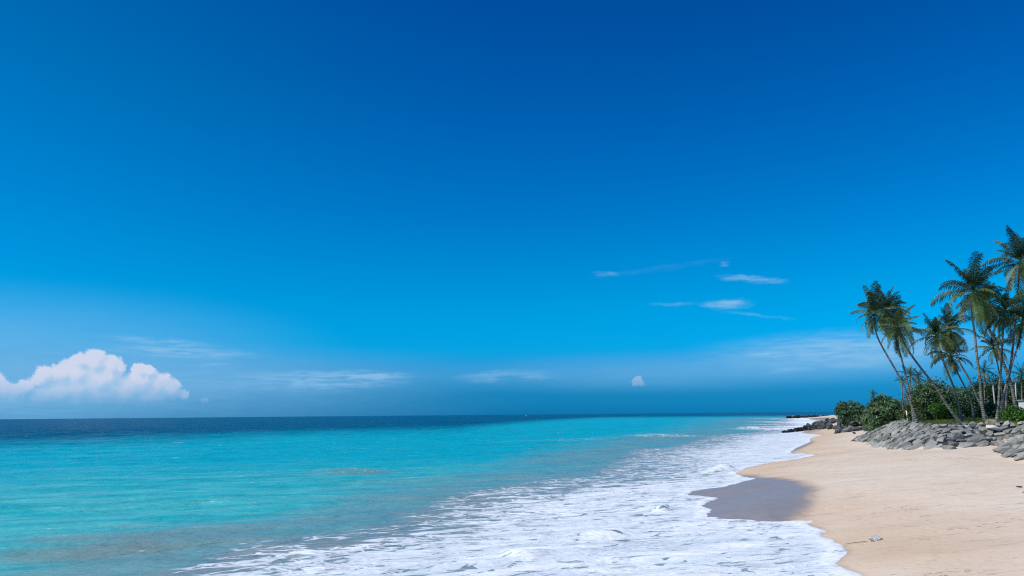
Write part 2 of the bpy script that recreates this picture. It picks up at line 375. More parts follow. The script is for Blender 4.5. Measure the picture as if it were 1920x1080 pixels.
    z += (1 - off) * sstep(s, .5, 4) * sstep(90 - r, 0, 40) * (.022 * sw(2.7, -24, 1) + .02 * sw(1.6, -12, 3) + .02 * sw(4.6, -32, 0))
    film = np.where(s > 0, .17 * np.exp(-np.maximum(s, 0) / 5.5) + .03 * np.exp(-((s - .3) / .22) ** 2), .17 + .3 * s)
    film = np.where(s < -2.5, -2.0, film)
    z = z * sstep(s, 0, 1.5) + film
    bx = np.array([math.atan2(*ray(*q)[:2]) for q in DEEP_PX]); br = np.array([np.hypot(*on_plane(*q, 0)) for q in DEEP_PX])
    lr = np.log(r / np.exp(np.interp(az, bx, np.log(br))))
    turq = lr
    silt = 1 - sstep(-fo, 0, 5 + .17 * r)
    silt = np.maximum(silt, 0)
    keep = (s > -3) | (r < 12)
    fk = keep[Fq].any(1)
    Fq = Fq[fk]; used = np.unique(Fq); mp = np.full(len(V), -1); mp[used] = np.arange(len(used))
    at = {'cover': cover, 'brk': brk, 'edge': 1 - sstep(fo, 2.0 * sc, 9 * sc), 'turq': turq, 'silt': silt, 'brown': brown, 'off': s, 'rng': r}
    me = mesh_np('sea', np.column_stack([V, z])[used], mp[Fq], True, {k: v[used] for k, v in at.items()})
    m, t, b = material('sea_water')
    P = t.new('ShaderNodeNewGeometry').outputs['Position']
    cv, bk, tq, si, bw, of = (t.attr(k) for k in ('cover', 'brk', 'turq', 'silt', 'brown', 'off'))
    Pr = t.mapping(P, rot=(0, 0, R(-18)))
    ns_big = t.noise(t.mapping(Pr, sc=(.25, 1, 1)), .07, 5, .6, .5)
    ns_mid = t.noise(t.mapping(Pr, sc=(.28, 1, 1)), .42, 6, .62, .8)
    # depth and sediment colours, plus ripple light and shade painted into the band
    tqn = t.m('ADD', tq, t.m('MULTIPLY', t.m('SUBTRACT', ns_big, .5), .55))
    deep = t.mix(t.ss(t.noise(t.mapping(Pr, sc=(.12, 1, 1)), .022, 5, .6), .4, .62), (.001, .036, .085), (.001, .066, .115))
    turqc = t.mix(t.ss(ns_mid, .36, .66), (.016, .405, .405), (.10, .49, .465))
    band = t.mix(t.ss(t.m('SUBTRACT', t.attr('rng'), t.m('MULTIPLY', ns_mid, 30.0)), 35, 95), turqc, (.004, .38, .445))
    rip = t.noise(t.mapping(Pr, sc=(.3, 1, 1)), 1.9, 5, .68, .4); rip2 = t.noise(t.mapping(Pr, loc=(4, 4, 0), sc=(.2, 1, 1)), .32, 5, .7, .6)
    rip_shade = t.m('ADD', t.m('MULTIPLY', rip, .4), t.m('MULTIPLY', rip2, .6))
    band = t.mix(t.ss(rip_shade, .50, .36, 0, .34), band, (.002, .22, .30))  # ripple shade painted as darker streaks
    band = t.mix(t.ss(rip_shade, .53, .68, 0, .32), band, (.18, .50, .47))  # milky streaks, also painting the lit side of ripples
    c = t.mix(t.ss(tqn, -.34, .52), band, deep)
    sin_ = t.ss(t.m('ADD', si, t.m('ADD', t.m('MULTIPLY', t.m('SUBTRACT', ns_mid, .5), .7), t.m('MULTIPLY', t.m('SUBTRACT', t.noise(t.mapping(Pr, loc=(3, 7, 0), sc=(.4, 1, 1)), .16, 4, .6, .9), .5), 1.3))), .1, 1.05)
    c = t.mix(t.m('MULTIPLY', sin_, .9), c, t.mix(t.ss(ns_mid, .38, .62), (.11, .30, .315), (.18, .315, .305)))
    bwn = t.noise(t.mapping(Pr, loc=(1, 4, 0), sc=(.35, 1, 1)), .55, 5, .62, 1.2)
    bwm = t.ss(t.m('ADD', bw, t.m('MULTIPLY', t.m('SUBTRACT', bwn, .5), 1.3)), .25, 1.25)
    bwm = t.m('MULTIPLY', bwm, t.ss(bw, .03, .2))
    c = t.mix(t.m('MULTIPLY', bwm, .75), c, t.mix(ns_mid, (.20, .235, .19), (.26, .28, .235)))
    c = t.mix(t.ss(cv, .05, .6, 0, .75), c, t.mix(t.ss(ns_mid, .4, .6), (.26, .26, .245), (.17, .235, .27)))
    # foam
    wv = t.noise(Pr, .8, 3, .5, 0, 1)
    Pw = t.vm('ADD', t.mapping(Pr, sc=(.42, 1, 1)), t.vm('MULTIPLY', t.vm('SUBTRACT', wv, (.5, .5, .5)), (.9, .9, .9)))
    f1 = t.noise(Pw, 1.0, 7, .58, .7); f2 = t.noise(Pw, 3.6, 5, .6, .4)
    vor = t.new('ShaderNodeTexVoronoi', {'Vector': Pw, 'Scale': 1.25}, feature='DISTANCE_TO_EDGE').outputs[0]
    vor2 = t.new('ShaderNodeTexVoronoi', {'Vector': Pw, 'Scale': 3.3}, feature='DISTANCE_TO_EDGE').outputs[0]
    n = t.m('ADD', t.m('MULTIPLY', f1, .80), t.m('MULTIPLY', f2, .20))
    cvb = t.m('MAXIMUM', cv, t.m('MULTIPLY', bk, 1.05))
    th = t.m('MULTIPLY_ADD', cvb, -.42, .775)
    sheet = t.ss(t.m('SUBTRACT', n, th), -.03, .07)
    lace = t.m('MULTIPLY', t.ss(vor, .09, .02), t.ss(t.m('ADD', cvb, t.m('MULTIPLY', t.m('SUBTRACT', f2, .5), .8)), .22, .5))
    lace2 = t.m('MULTIPLY', t.ss(vor2, .10, .02, 0, .35), t.ss(cvb, .4, .8))
    foam = t.m('MAXIMUM', sheet, t.m('MAXIMUM', lace, lace2))
    hn = t.noise(t.mapping(Pr, loc=(5, 2, 0), sc=(.55, 1.25, 1)), 1.7, 5, .6, .8)
    gate = t.noise(t.mapping(Pr, sc=(.5, 1, 1)), .22, 3, .5)
    hole = t.m('MULTIPLY', t.ss(t.m('ADD', hn, t.m('MULTIPLY', gate, .26)), .705, .77), t.m('MULTIPLY', t.ss(of, .6, 1.6), t.ss(t.attr('rng'), 95, 40, .35, 1)))
    h2 = t.noise(t.mapping(Pr, loc=(8, 1, 0), sc=(.36, 1, 1)), .75, 5, .55, 1.3)
    hole2 = t.ss(t.m('ADD', h2, t.m('MULTIPLY', t.attr('edge'), .16)), .65, .71)
    foam = t.m('MULTIPLY', foam, t.m('SUBTRACT', 1.0, t.m('MULTIPLY', t.m('MAXIMUM', hole, t.m('MULTIPLY', hole2, t.ss(of, .8, 2.5))), .92)))
    flk = t.noise(t.mapping(Pr, sc=(.35, 1, 1)), 1.5, 4, .7, .3)
    fleck = t.m('MULTIPLY', t.ss(t.m('ADD', flk, t.m('MULTIPLY', ns_mid, .35)), .835, .93), t.ss(of, 4, 12))
    foam = t.m('MAXIMUM', foam, t.m('MULTIPLY', fleck, .75))
    thick = t.noise(t.mapping(Pr, sc=(.18, 1, 1)), 1.15, 6, .62, .6)
    thick2 = t.noise(t.mapping(Pr, sc=(.5, 1, 1)), 4.5, 4, .65, .3)
    thick3 = t.noise(t.mapping(Pr, loc=(2, 9, 0), sc=(.07, .6, 1)), 1.1, 4, .55, .5)
    tk = t.m('ADD', t.m('ADD', t.m('MULTIPLY', thick, .45), t.m('MULTIPLY', thick3, .4)), t.m('MULTIPLY', thick2, .15))
    tk = t.m('MAXIMUM', t.ss(tk, .38, .60), t.m('MAXIMUM', t.ss(bk, .3, .8), t.ss(of, 1.2, .25)))
    fcol = t.mix(tk, (.60, .67, .70), (.82, .845, .855))
    c = t.mix(foam, c, fcol)
    t.put(b.inputs['Base Color'], c)
    t.put(b.inputs['Roughness'], t.lin(foam, 0, 1, .28, .8))
    t.put(b.inputs['Specular IOR Level'], t.lin(foam, 0, 1, .09, .08))
    rp = t.noise(t.mapping(Pr, sc=(.55, 1, 1)), 2.3, 4, .6, .2)
    rp2 = t.noise(t.mapping(Pr, sc=(.4, 1, 1)), .5, 4, .6, .3)
    rp3 = t.noise(t.mapping(Pr, loc=(6, 2, 0), sc=(.28, 1, 1)), .17, 4, .6, .5)
    nb = t.bump(rp3, 1.3, .8)
    nb = t.bump(rp2, .8, .9, nb)
    nb = t.bump(t.m('MULTIPLY', rp, t.lin(foam, 0, 1, 1, .3)), .16, .9, nb)
    nb = t.bump(t.m('MULTIPLY', foam, t.m('ADD', t.m('MULTIPLY', tk, .6), t.m('MULTIPLY', f2, .5))), .09, .9, nb)
    t.put(b.inputs['Normal'], nb)
    tag(link('sea', me, m), 'turquoise sea turning deep blue at the horizon with white surf along the sand', 'sea', kind='structure')
build_sea()

# ------------------------------------------------------------------ rocks
def rock_material(name, a, b_, warm):
    m, t, b = material(name)
    o = t.new('ShaderNodeTexCoord').outputs['Object']; rnd = t.new('ShaderNodeObjectInfo').outputs['Random']
    ov = t.vm('ADD', o, t.new('ShaderNodeCombineXYZ', {0: t.m('MULTIPLY', rnd, 50)}).outputs[0])
    n = t.noise(ov, 1.6, 7, .66, .3); n2 = t.noise(ov, 9, 4, .7)
    c = t.mix(t.ss(t.m('ADD', t.m('MULTIPLY', n, .5), t.m('MULTIPLY', rnd, .6)), .28, .85), a, b_)
    c = t.mix(t.ss(n, .50, .70, 0, .7), c, warm)
    c = t.mix(t.ss(n2, .62, .75, 0, .5), c, tuple(v * .5 for v in a))
    t.put(b.inputs['Base Color'], c); b.inputs['Roughness'].default_value = .85; b.inputs['Specular IOR Level'].default_value = .25
    t.put(b.inputs['Normal'], t.bump(t.m('ADD', n, t.m('MULTIPLY', n2, .35)), .2, .9))
    return m
M_ROCK = rock_material('granite', (.17, .172, .155), (.40, .385, .33), (.42, .365, .28))
M_DARK = rock_material('wet_granite', (.022, .025, .028), (.07, .075, .075), (.07, .075, .045))
M_GROIN = rock_material('groin_granite', (.07, .075, .078), (.20, .205, .20), (.17, .17, .12))
M_PALE = rock_material('pale_stone', (.62, .59, .54), (.74, .71, .66), (.60, .54, .44))
M_TAN = rock_material('tan_stone', (.40, .30, .21), (.50, .38, .27), (.50, .36, .24))
def rock_mesh(name, sx, sy, sz, n, seed, bev=.045):
    q = np.random.default_rng(seed); bm = bmesh.new()
    for _ in range(n):
        v = q.normal(size=3); v /= np.abs(v).max() ** .75 * np.linalg.norm(v) ** .25; v *= q.uniform(.82, 1.0)
        bm.verts.new((v[0] * sx, v[1] * sy, v[2] * sz))
    g = bmesh.ops.convex_hull(bm, input=list(bm.verts))
    bmesh.ops.delete(bm, geom=[e for e in set(g['geom_interior'] + g['geom_unused']) if isinstance(e, bmesh.types.BMVert)], context='VERTS')
    bmesh.ops.dissolve_limit(bm, angle_limit=R(14), verts=bm.verts, edges=bm.edges)
    bmesh.ops.bevel(bm, geom=list(bm.edges), offset=bev * min(sx, sy, sz) * 2, segments=1, profile=.6, affect='EDGES', clamp_overlap=True)
    bmesh.ops.recalc_face_normals(bm, faces=bm.faces)
    me = bpy.data.meshes.new(name); bm.to_mesh(me); bm.free(); return me
SLABS = [rock_mesh('boulder', 1, .72, .30, 13 + i % 5, 100 + i, .05) for i in range(14)]
for me in SLABS: me.materials.append(M_ROCK)
LUMPS = [rock_mesh('boulder', 1, .8, .66, 16 + i % 4, 300 + i) for i in range(8)]
for me in LUMPS: me.materials.append(M_GROIN)
LUMPD = [me.copy() for me in LUMPS[:5]]
for me in LUMPD: me.materials[0] = M_DARK
ROCKS = []
def put_rock(me, p, size, rot, label, group, sq=(1, 1, 1)):
    ROCKS.append((me, Vector(p), rot, [size * k for k in sq], label, group))
def build_rocks():
    special = [(1862, 806, 1.05), (1885, 799, .5), (1856, 797, .8)]
    pts = []
    q = np.random.default_rng(5)
    cand = np.column_stack([q.uniform(36, 92, 130000), q.uniform(24, 118, 130000)])
    tt = terr_t(cand)
    dl = cand @ np.array(RT[:2])
    pxs = 960 + FPX * dl / (cand @ F_[:2])
    ok = (tt > .1) & (tt < 5.5) & (pxs > 1600) & (pxs < 2500) & (cand[:, 1] < 116)
    cand, tt = cand[ok], tt[ok]; pxs = pxs[ok]
    ca, sa = math.cos(R(24)), math.sin(R(24))
    uv = np.column_stack([(cand[:, 0] * ca + cand[:, 1] * sa) / 1.4, cand[:, 1] * ca - cand[:, 0] * sa])
    sps = (1.34 - .10 * tt) * q.uniform(.7, 1.25, len(tt)); K = np.zeros((1500, 3)); nk = 0
    for i in range(len(cand)):
        if nk and (((K[:nk, :2] - uv[i]) ** 2).sum(1) < (.36 * (K[:nk, 2] + sps[i])) ** 2).any(): continue
        K[nk] = (*uv[i], sps[i]); nk += 1
        pts.append((*cand[i], tt[i], sps[i], pxs[i]))
        if nk >= 1500: break
    for (x, y, tv, sp, p) in pts:
        z = gz(x, y); e = .4
        gx = (gz(x + e, y) - gz(x - e, y)) / (2 * e); gy = (gz(x, y + e) - gz(x, y - e)) / (2 * e)
        zax = Vector((-gx + q.normal(-.04, .11), -gy + q.normal(-.02, .11), 1)).normalized()
        yaw = R(q.normal(24, 22)); xa = Vector((math.cos(yaw), math.sin(yaw), 0)); ya = zax.cross(xa).normalized(); xa = ya.cross(zax)
        rot = Matrix((xa, ya, zax)).transposed().to_euler()
        if tv < 1.0: nm, gp = 'grey slab boulder at the foot of the rock slope, edge on the sand', 'boulders along the foot of the rock slope'
        elif tv > 4.4: nm, gp = 'small grey boulder in the top row of the rock slope beside the grass', 'boulders along the top of the rock slope'
        elif p > 1878: nm, gp = 'grey boulder on the nearer rock mound at the right edge', 'boulders of the right hand rock mound'
        elif p < 1690: nm, gp = 'grey boulder on the far left tip of the rock slope, near the white post', 'boulders at the left tip of the rock slope'
        else: nm, gp = 'grey slab boulder half way up the middle of the rock slope', 'boulders in the middle of the rock slope'
        s = sp * .535
        put_rock(SLABS[q.integers(len(SLABS))], (x, y, z + .02 + .10 * q.random()), s, rot, nm, gp, (q.uniform(1.3, 1.75), q.uniform(1.0, 1.3), q.uniform(1.1, 1.9)))
    for k, (px, py, s) in enumerate(special):
        g = on_ground(px, py)
        me = rock_mesh('boulder', 1, .7, .5, 12, 400 + k); me.materials.append(M_TAN if k == 2 else M_PALE)
        put_rock(me, (g[0], g[1] - .3, g[2] + .35), s, (R(38), R(-8), R(20)), ['large white angular slab lying on top of the grey rock slope', 'small white round stone just above the large white slab', 'orange tan boulder beside the white slab at the grass edge'][k], None)
    # near groin running into the surf
    a = np.array(on_plane(1466, 812, 0)); b = np.array(on_plane(1513, 806, .4)); c = np.array([78, 176.0]); e = np.array([94, 171.0])
    line = [a, b, c, e]; L = [np.linalg.norm(line[i + 1] - line[i]) for i in range(3)]; T = sum(L)
    def on(u):
        u *= T
        for i in range(3):
            if u <= L[i] or i == 2: return line[i] + (line[i + 1] - line[i]) * u / L[i]
            u -= L[i]
    for i in range(78):
        u = (i + .5) / 78; dark = u < .30; H = .4 + 1.9 * sstep(u, .05, .6); f = q.random()
        p = on(u) + q.normal(size=2) * np.array([.5, 1.0 + 1.3 * u]) * (1 - .7 * f)
        s = q.uniform(.55, .95) * (.95 if dark else 1.05)
        z = max(gz(*p), -.25) + .2 + H * f
        put_rock((LUMPD if dark else LUMPS)[q.integers(5)], (*p, z), s, tuple(q.uniform(-.7, .7, 2)) + (q.uniform(0, 6),),
                 'black wet boulder at the seaward tip of the rock groin in the surf' if dark else 'grey boulder in the rock groin between sand and breaking waves',
                 'wet boulders at the groin tip' if dark else 'boulders of the rock groin', (q.uniform(1, 1.4), 1, q.uniform(.8, 1.2)))
    for i in range(34):   # rocks on the mound below the round bush
        px = q.uniform(1566, 1640); p = at_dist(px, 780, q.uniform(166, 178)); z = gz(p[0], p[1])
        put_rock(LUMPS[q.integers(8)], (p[0], p[1], z + .35), q.uniform(.6, 1.05), tuple(q.uniform(-.6, .6, 2)) + (q.uniform(0, 6),), 'grey boulder on the sand mound beneath the round green bush', 'boulders below the round bush', (1.5, 1, .8))
    for i in range(26):   # far low groin
        u = i / 25; p0 = np.array(on_plane(1483, 784.3, 0)); p1 = np.array([on_plane(1545, 780.3, .3)[0] * .95, on_plane(1545, 780.3, .3)[1] * .95]); p = p0 + (p1 - p0) * u
        put_rock(LUMPD[q.integers(5)], (p[0] + q.normal() * 1.5, p[1] + q.normal() * 3, .9 - .5 * u), q.uniform(2.6, 3.9), tuple(q.uniform(-.3, .3, 2)) + (q.uniform(0, 6),), 'black boulder in the low far groin crossing the surf near the horizon', 'boulders of the far groin', (1.6, 1, .7))
build_rocks()
def place_rocks():
    from mathutils import Euler
    big = sorted(ROCKS, key=lambda r: (r[5] is not None, 960 + FPX * (r[1].x * RT[0] + r[1].y * RT[1]) / (r[1].x * F_[0] + r[1].y * F_[1]) > 1932, -(r[3][0] * r[3][2]) / (r[1] - Vector(CAM)).length ** 2))
    for (me, p, rot, sc, lb, gp) in big[:296]:
        o = link('boulder', me, loc=p); o.rotation_euler = rot; o.scale = sc; tag(o, lb, 'boulder', gp)
    V, Fc, MI, mats = [], [], [], [M_ROCK, M_GROIN, M_DARK]
    for (me, p, rot, sc, lb, gp) in big[296:]:
        mw = Matrix.Translation(p) @ Euler(rot).to_matrix().to_4x4() @ Matrix.Diagonal((*sc, 1))
        k = len(V); V += [tuple(mw @ v.co) for v in me.vertices]; Fc += [tuple(i + k for i in f.vertices) for f in me.polygons]; MI += [mats.index(me.materials[0])] * len(me.polygons)
    me = bpy.data.meshes.new('rubble'); me.from_pydata(V, [], Fc)
    for m in mats: me.materials.append(m)
    me.polygons.foreach_set('material_index', MI)
    tag(link('rubble', me), 'small grey rubble filling the gaps between the larger boulders', 'rubble', kind='stuff')
place_rocks()

# ------------------------------------------------------------------ foliage materials
def leaf_material(name, dark, light, old, gloss=.4):
    m, t, b = material(name)
    v = t.attr('tone'); P = t.new('ShaderNodeNewGeometry').outputs['Position']
    n = t.noise(P, .9, 3, .6)
    c = t.mix(t.ss(t.m('ADD', t.m('MULTIPLY', v, .75), t.m('MULTIPLY', n, .3)), .08, .72), dark, light)
    c = t.mix(t.ss(v, .9, 1.25), c, old)
    t.put(b.inputs['Base Color'], c); b.inputs['Roughness'].default_value = gloss; b.inputs['Specular IOR Level'].default_value = .3
    tr = t.new('ShaderNodeBsdfTranslucent', {0: t.mix(.5, c, light)})
    ms = t.new('ShaderNodeMixShader', {0: .3, 1: b.outputs[0], 2: tr.outputs[0]})
    t.l.new(ms.outputs[0], t.n['Material Output'].inputs[0]); return m
M_FROND = leaf_material('palm_leaf', (.010, .032, .013), (.14, .205, .05), (.28, .26, .10), .45)  # light end raised to paint sunlit contrast into the fronds
M_BUSH = leaf_material('scaevola_leaf', (.024, .062, .026), (.15, .245, .10), (.24, .26, .12), .42)
M_BRIGHT = leaf_material('bright_leaf', (.03, .09, .012), (.09, .20, .022), (.18, .25, .05), .45)
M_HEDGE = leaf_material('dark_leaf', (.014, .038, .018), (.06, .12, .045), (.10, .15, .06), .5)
M_OLIVE = leaf_material('olive_leaf', (.045, .07, .014), (.13, .15, .03), (.22, .19, .06), .5)
def bark():
    m, t, b = material('palm_bark')
    o = t.new('ShaderNodeNewGeometry').outputs['Position']; z = t.new('ShaderNodeSeparateXYZ', {0: o}).outputs[2]
    n = t.noise(o, 2.2, 5, .6); ring = t.m('SINE', t.m('ADD', t.m('MULTIPLY', z, 26.0), t.m('MULTIPLY', n, 6.0)))
    c = t.mix(t.ss(n, .35, .65), (.10, .09, .075), (.25, .23, .195))
    c = t.mix(t.ss(ring, .3, .9, 0, .28), c, (.07, .06, .05))
    t.put(b.inputs['Base Color'], c); b.inputs['Roughness'].default_value = .9
    t.put(b.inputs['Normal'], t.bump(ring, .03, .6)); return m
M_BARK = bark()

def tube(pts, rads, n=9):
    pts = [Vector(p) for p in pts]; V = []; Fc = []
    for i, p in enumerate(pts):
        tg = (pts[min(i + 1, len(pts) - 1)] - pts[max(i - 1, 0)]).normalized()
        a = tg.cross(Vector((0, 1, .01))).normalized(); b = tg.cross(a)
        for k in range(n):
            th = 2 * math.pi * k / n; V.append(p + (a * math.cos(th) + b * math.sin(th)) * rads[i])
    for i in range(len(pts) - 1):
        for k in range(n):
            Fc.append((i * n + k, i * n + (k + 1) % n, (i + 1) * n + (k + 1) % n, (i + 1) * n + k))
    return V, Fc
def smooth_path(p, n=26):
    p = np.array(p); s = np.concatenate([[0], np.cumsum(np.linalg.norm(np.diff(p, axis=0), axis=1))])
    u = np.linspace(0, s[-1], n); q = np.column_stack([np.interp(u, s, p[:, k]) for k in range(3)])
    for _ in range(3): q[1:-1] = (q[:-2] + 2 * q[1:-1] + q[2:]) / 4
    return q
UPV = np.array([0, 0, 1.0])
def frond(V, Fc, T, base, az, el, L, droop, q, tone, nl=30, wind=(.12, .02)):
    d = np.array([math.cos(az) * math.cos(el), math.sin(az) * math.cos(el), math.sin(el)]); p = base.copy()
    hz = np.array([math.cos(az), math.sin(az), 0]); side = np.array([-math.sin(az), math.cos(az), 0])
    K = 12; pts = []; dirs = []; e = el; roll = q.normal(0, .75)
    for k in range(K + 1):
        pts.append(p.copy()); u = k / K
        dd = hz * math.cos(e) + UPV * math.sin(e); dirs.append(dd)
        p = p + dd * (L / K); p = p + np.array([wind[0], wind[1], 0]) * u * (L / K)
        e -= droop / K * (.35 + 1.3 * u)
    pts = np.array(pts); dirs = np.array(dirs)
    def quad(a, b, c, dd, tn):
        i = len(V); V.extend((a, b, c, dd)); Fc.append((i, i + 1, i + 2, i + 3)); T.extend((tn,) * 4)
    for k in range(K):   # rachis ribbon, two crossed strips
        w0, w1 = .05 * (1 - k / K) + .012, .05 * (1 - (k + 1) / K) + .012
        quad(pts[k] - side * w0, pts[k] + side * w0, pts[k + 1] + side * w1, pts[k + 1] - side * w1, min(.85, tone + .3))
        quad(pts[k] - UPV * w0, pts[k] + UPV * w0, pts[k + 1] + UPV * w1, pts[k + 1] - UPV * w1, min(.85, tone + .3))
    for j in range(nl):
        u = .13 + .86 * (j + .5) / nl; f = u * K; k = min(int(f), K - 1); fr = f - k
        b = pts[k] * (1 - fr) + pts[k + 1] * fr; dd = dirs[k]
        nn = np.cross(dd, side)
        ll = L * .245 * (math.sin(math.pi * min(1, u * .80 + .17)) ** .6) * q.uniform(.7, 1.15)
        for sg in (-1, 1):
            out = side * sg * math.cos(roll * .4) + nn * sg * math.sin(roll) * .5
            l0 = dd * q.uniform(.4, .8) + out * .8 - UPV * .12 + nn * .05; l0 /= np.linalg.norm(l0)
            l1 = dd * .4 + out * .42 - UPV * (.5 + .7 * q.random()) + np.array([wind[0], wind[1], 0]) * .8; l1 /= np.linalg.norm(l1)
            m1 = b + l0 * ll * .55; tip = m1 + l1 * ll * .5
            w = dd * (.030 * L / 4 + .012)
            tn = tone + q.normal(0, .08)
            quad(b - w * .6, b + w * .6, m1 + w, m1 - w, tn)
            quad(m1 - w, m1 + w, tip + w * .12, tip - w * .12, tn)
def make_palm(label, D, path, Rpx, seed, group, nf=24, thick=.2, base_z=None, lean=0.0, skirt=True):
    q = np.random.default_rng(seed)
    pts = []
    for i, (px, py) in enumerate(path):
        pts.append(at_dist(px, py, D + lean * i / (len(path) - 1)))
    g = gz(pts[0][0], pts[0][1])
    pts[0] = np.array([pts[0][0], pts[0][1], g - .25])
    q0 = pts[0].copy(); t = thing('palm_tree', label, 'palm tree', tuple(q0), group)
    sp = smooth_path([p - q0 for p in pts])
    n = len(sp); rr = [thick * (1.35 - .5 * min(1, i / 5)) * (1 - .38 * i / n) if i < 5 else thick * .85 * (1 - .34 * i / n) for i in range(n)]
    V, Fc = tube(sp, rr); link('trunk', mesh_np('trunk', V, Fc, True), M_BARK, t)
    top = sp[-1]; ax = sp[-1] - sp[-4]; ax /= np.linalg.norm(ax)
    L = Rpx * D / FPX * 1.2
    V, Fc, T = [], [], []
    ga = q.uniform(0, 6.28)
    for k in range(nf):
        u = (k + .5) / nf
        az = ga + k * 2.39996 + q.normal(0, .15)
        el = R(86) - R(136) * u ** 1.08 + q.normal(0, .13)
        droop = R(20 + 78 * math.sin(math.pi * min(1, u * .72 + .02))) * q.uniform(.6, 1.25)
        tone = -.05 + .5 * u + q.normal(0, .33)  # older fronds lighter; random spread widened so some fronds look sunlit
        if u > .8 and q.random() < .3: tone += .45
        frond(V, Fc, T, top + ax * (.25 - .5 * u), az, el, L * q.uniform(.62, 1.18) * (.95 if u < .12 else 1), droop, q, tone, nl=36 if Rpx > 25 else 18)
    if skirt:
        for k in range(4):
            frond(V, Fc, T, top - ax * .35, q.uniform(0, 6.28), R(-48) + q.normal(0, .15), L * .85, R(38), q, .9 + q.random() * .4, nl=24)
    link('crown', mesh_np('crown', V, Fc, False, {'tone': T}), M_FROND, t)
    return t
G1 = 'tall coconut palms above the rock slope'
PALMS = [
    ('tall palm of the left trio, leftmost, with a long thin trunk curving left', 100, [(1719, 782), (1713, 768), (1690, 712), (1660, 661), (1644, 632), (1638, 610), (1641, 588)], 46, .17, 0),
    ('tall palm in the middle of the left trio, trunk bending upward steeply', 104, [(1713, 780), (1706, 735), (1697, 700), (1690, 670), (1681, 640), (1672, 608), (1665, 583)], 50, .17, 1),
    ('strongly leaning palm, its trunk slanting from the grass over the bushes', 92, [(1802, 789), (1775, 760), (1760, 733), (1730, 695), (1704, 660), (1690, 635), (1684, 614)], 44, .19, 0),
    ('shorter leaning palm between the left trio and the tallest central palm', 94, [(1803, 787), (1800, 768), (1789, 728), (1778, 700), (1769, 680), (1761, 650), (1756, 630)], 40, .17, 0),
    ('leaning palm with grey trunk crossing behind the central palm trunk', 105, [(1852, 780), (1835, 752), (1820, 715), (1811, 699), (1801, 685), (1787, 645), (1780, 618)], 42, .18, 0),
    ('low dark palm with drooping fronds under the shorter leaning palm', 110, [(1826, 776), (1820, 747), (1800, 708), (1790, 688), (1783, 668)], 34, .15, 0),
    ('tallest central palm with an upright full crown and dark trunk', 92, [(1848, 786), (1844, 776), (1839, 747), (1838, 713), (1832, 671), (1829, 643), (1828, 622), (1822, 597), (1823, 570), (1826, 545)], 60, .20, 1),
    ('thick grey palm trunk slanting up left behind the central crown', 99, [(1909, 780), (1904, 763), (1900, 736), (1892, 708), (1881, 680), (1866, 640), (1852, 613), (1845, 592), (1846, 572)], 48, .27, 0),
    ('highest palm at the right edge, its crown cut by the picture border', 96, [(1874, 783), (1879, 752), (1887, 719), (1893, 697), (1897, 671), (1901, 632), (1906, 570), (1913, 492)], 60, .18, 1),
    ('straight pale trunk palm right of the central palm, crown below it', 94, [(1868, 784), (1872, 763), (1874, 724), (1878, 680), (1880, 630), (1885, 584)], 46, .17, 0),
    ('small palm with dark drooping crown between the two pale trunks', 110, [(1882, 780), (1879, 740), (1872, 690), (1863, 652)], 32, .15, 0),
    ('palm with heavy hanging fronds at the right edge under the highest one', 98, [(1885, 783), (1888, 722), (1897, 682), (1910, 645), (1919, 602)], 50, .17, 0),
]
for i, (lb, D, path, rp, th, up) in enumerate(PALMS):
    make_palm(lb, D, path, rp, 40 + i, G1, 30 if up else 27, th)
G2 = 'small palms far behind the bushes'
for i, (lb, D, px, py, rp) in enumerate([
    ('small far palm with a star crown behind the left trio trunks', 140, 1707, 704, 17), ('small far palm right beside the star crowned one', 138, 1722, 707, 15),
    ('tiny far palm peeping over the dark bush, left of the leaning trunk', 142, 1691, 714, 11), ('tiny dark palm standing alone over the big rounded bush', 172, 1637, 741, 9),
    ('far palm with star crown behind the central palm trunk', 140, 1845, 697, 19), ('far palm with dark crown at the right edge above the white wall', 140, 1915, 703, 22)]):
    make_palm(lb, D, [(px + 3, 782), (px + 1, (py + 782) / 2), (px, py)], rp, 80 + i, G2, 18, .16, skirt=False)

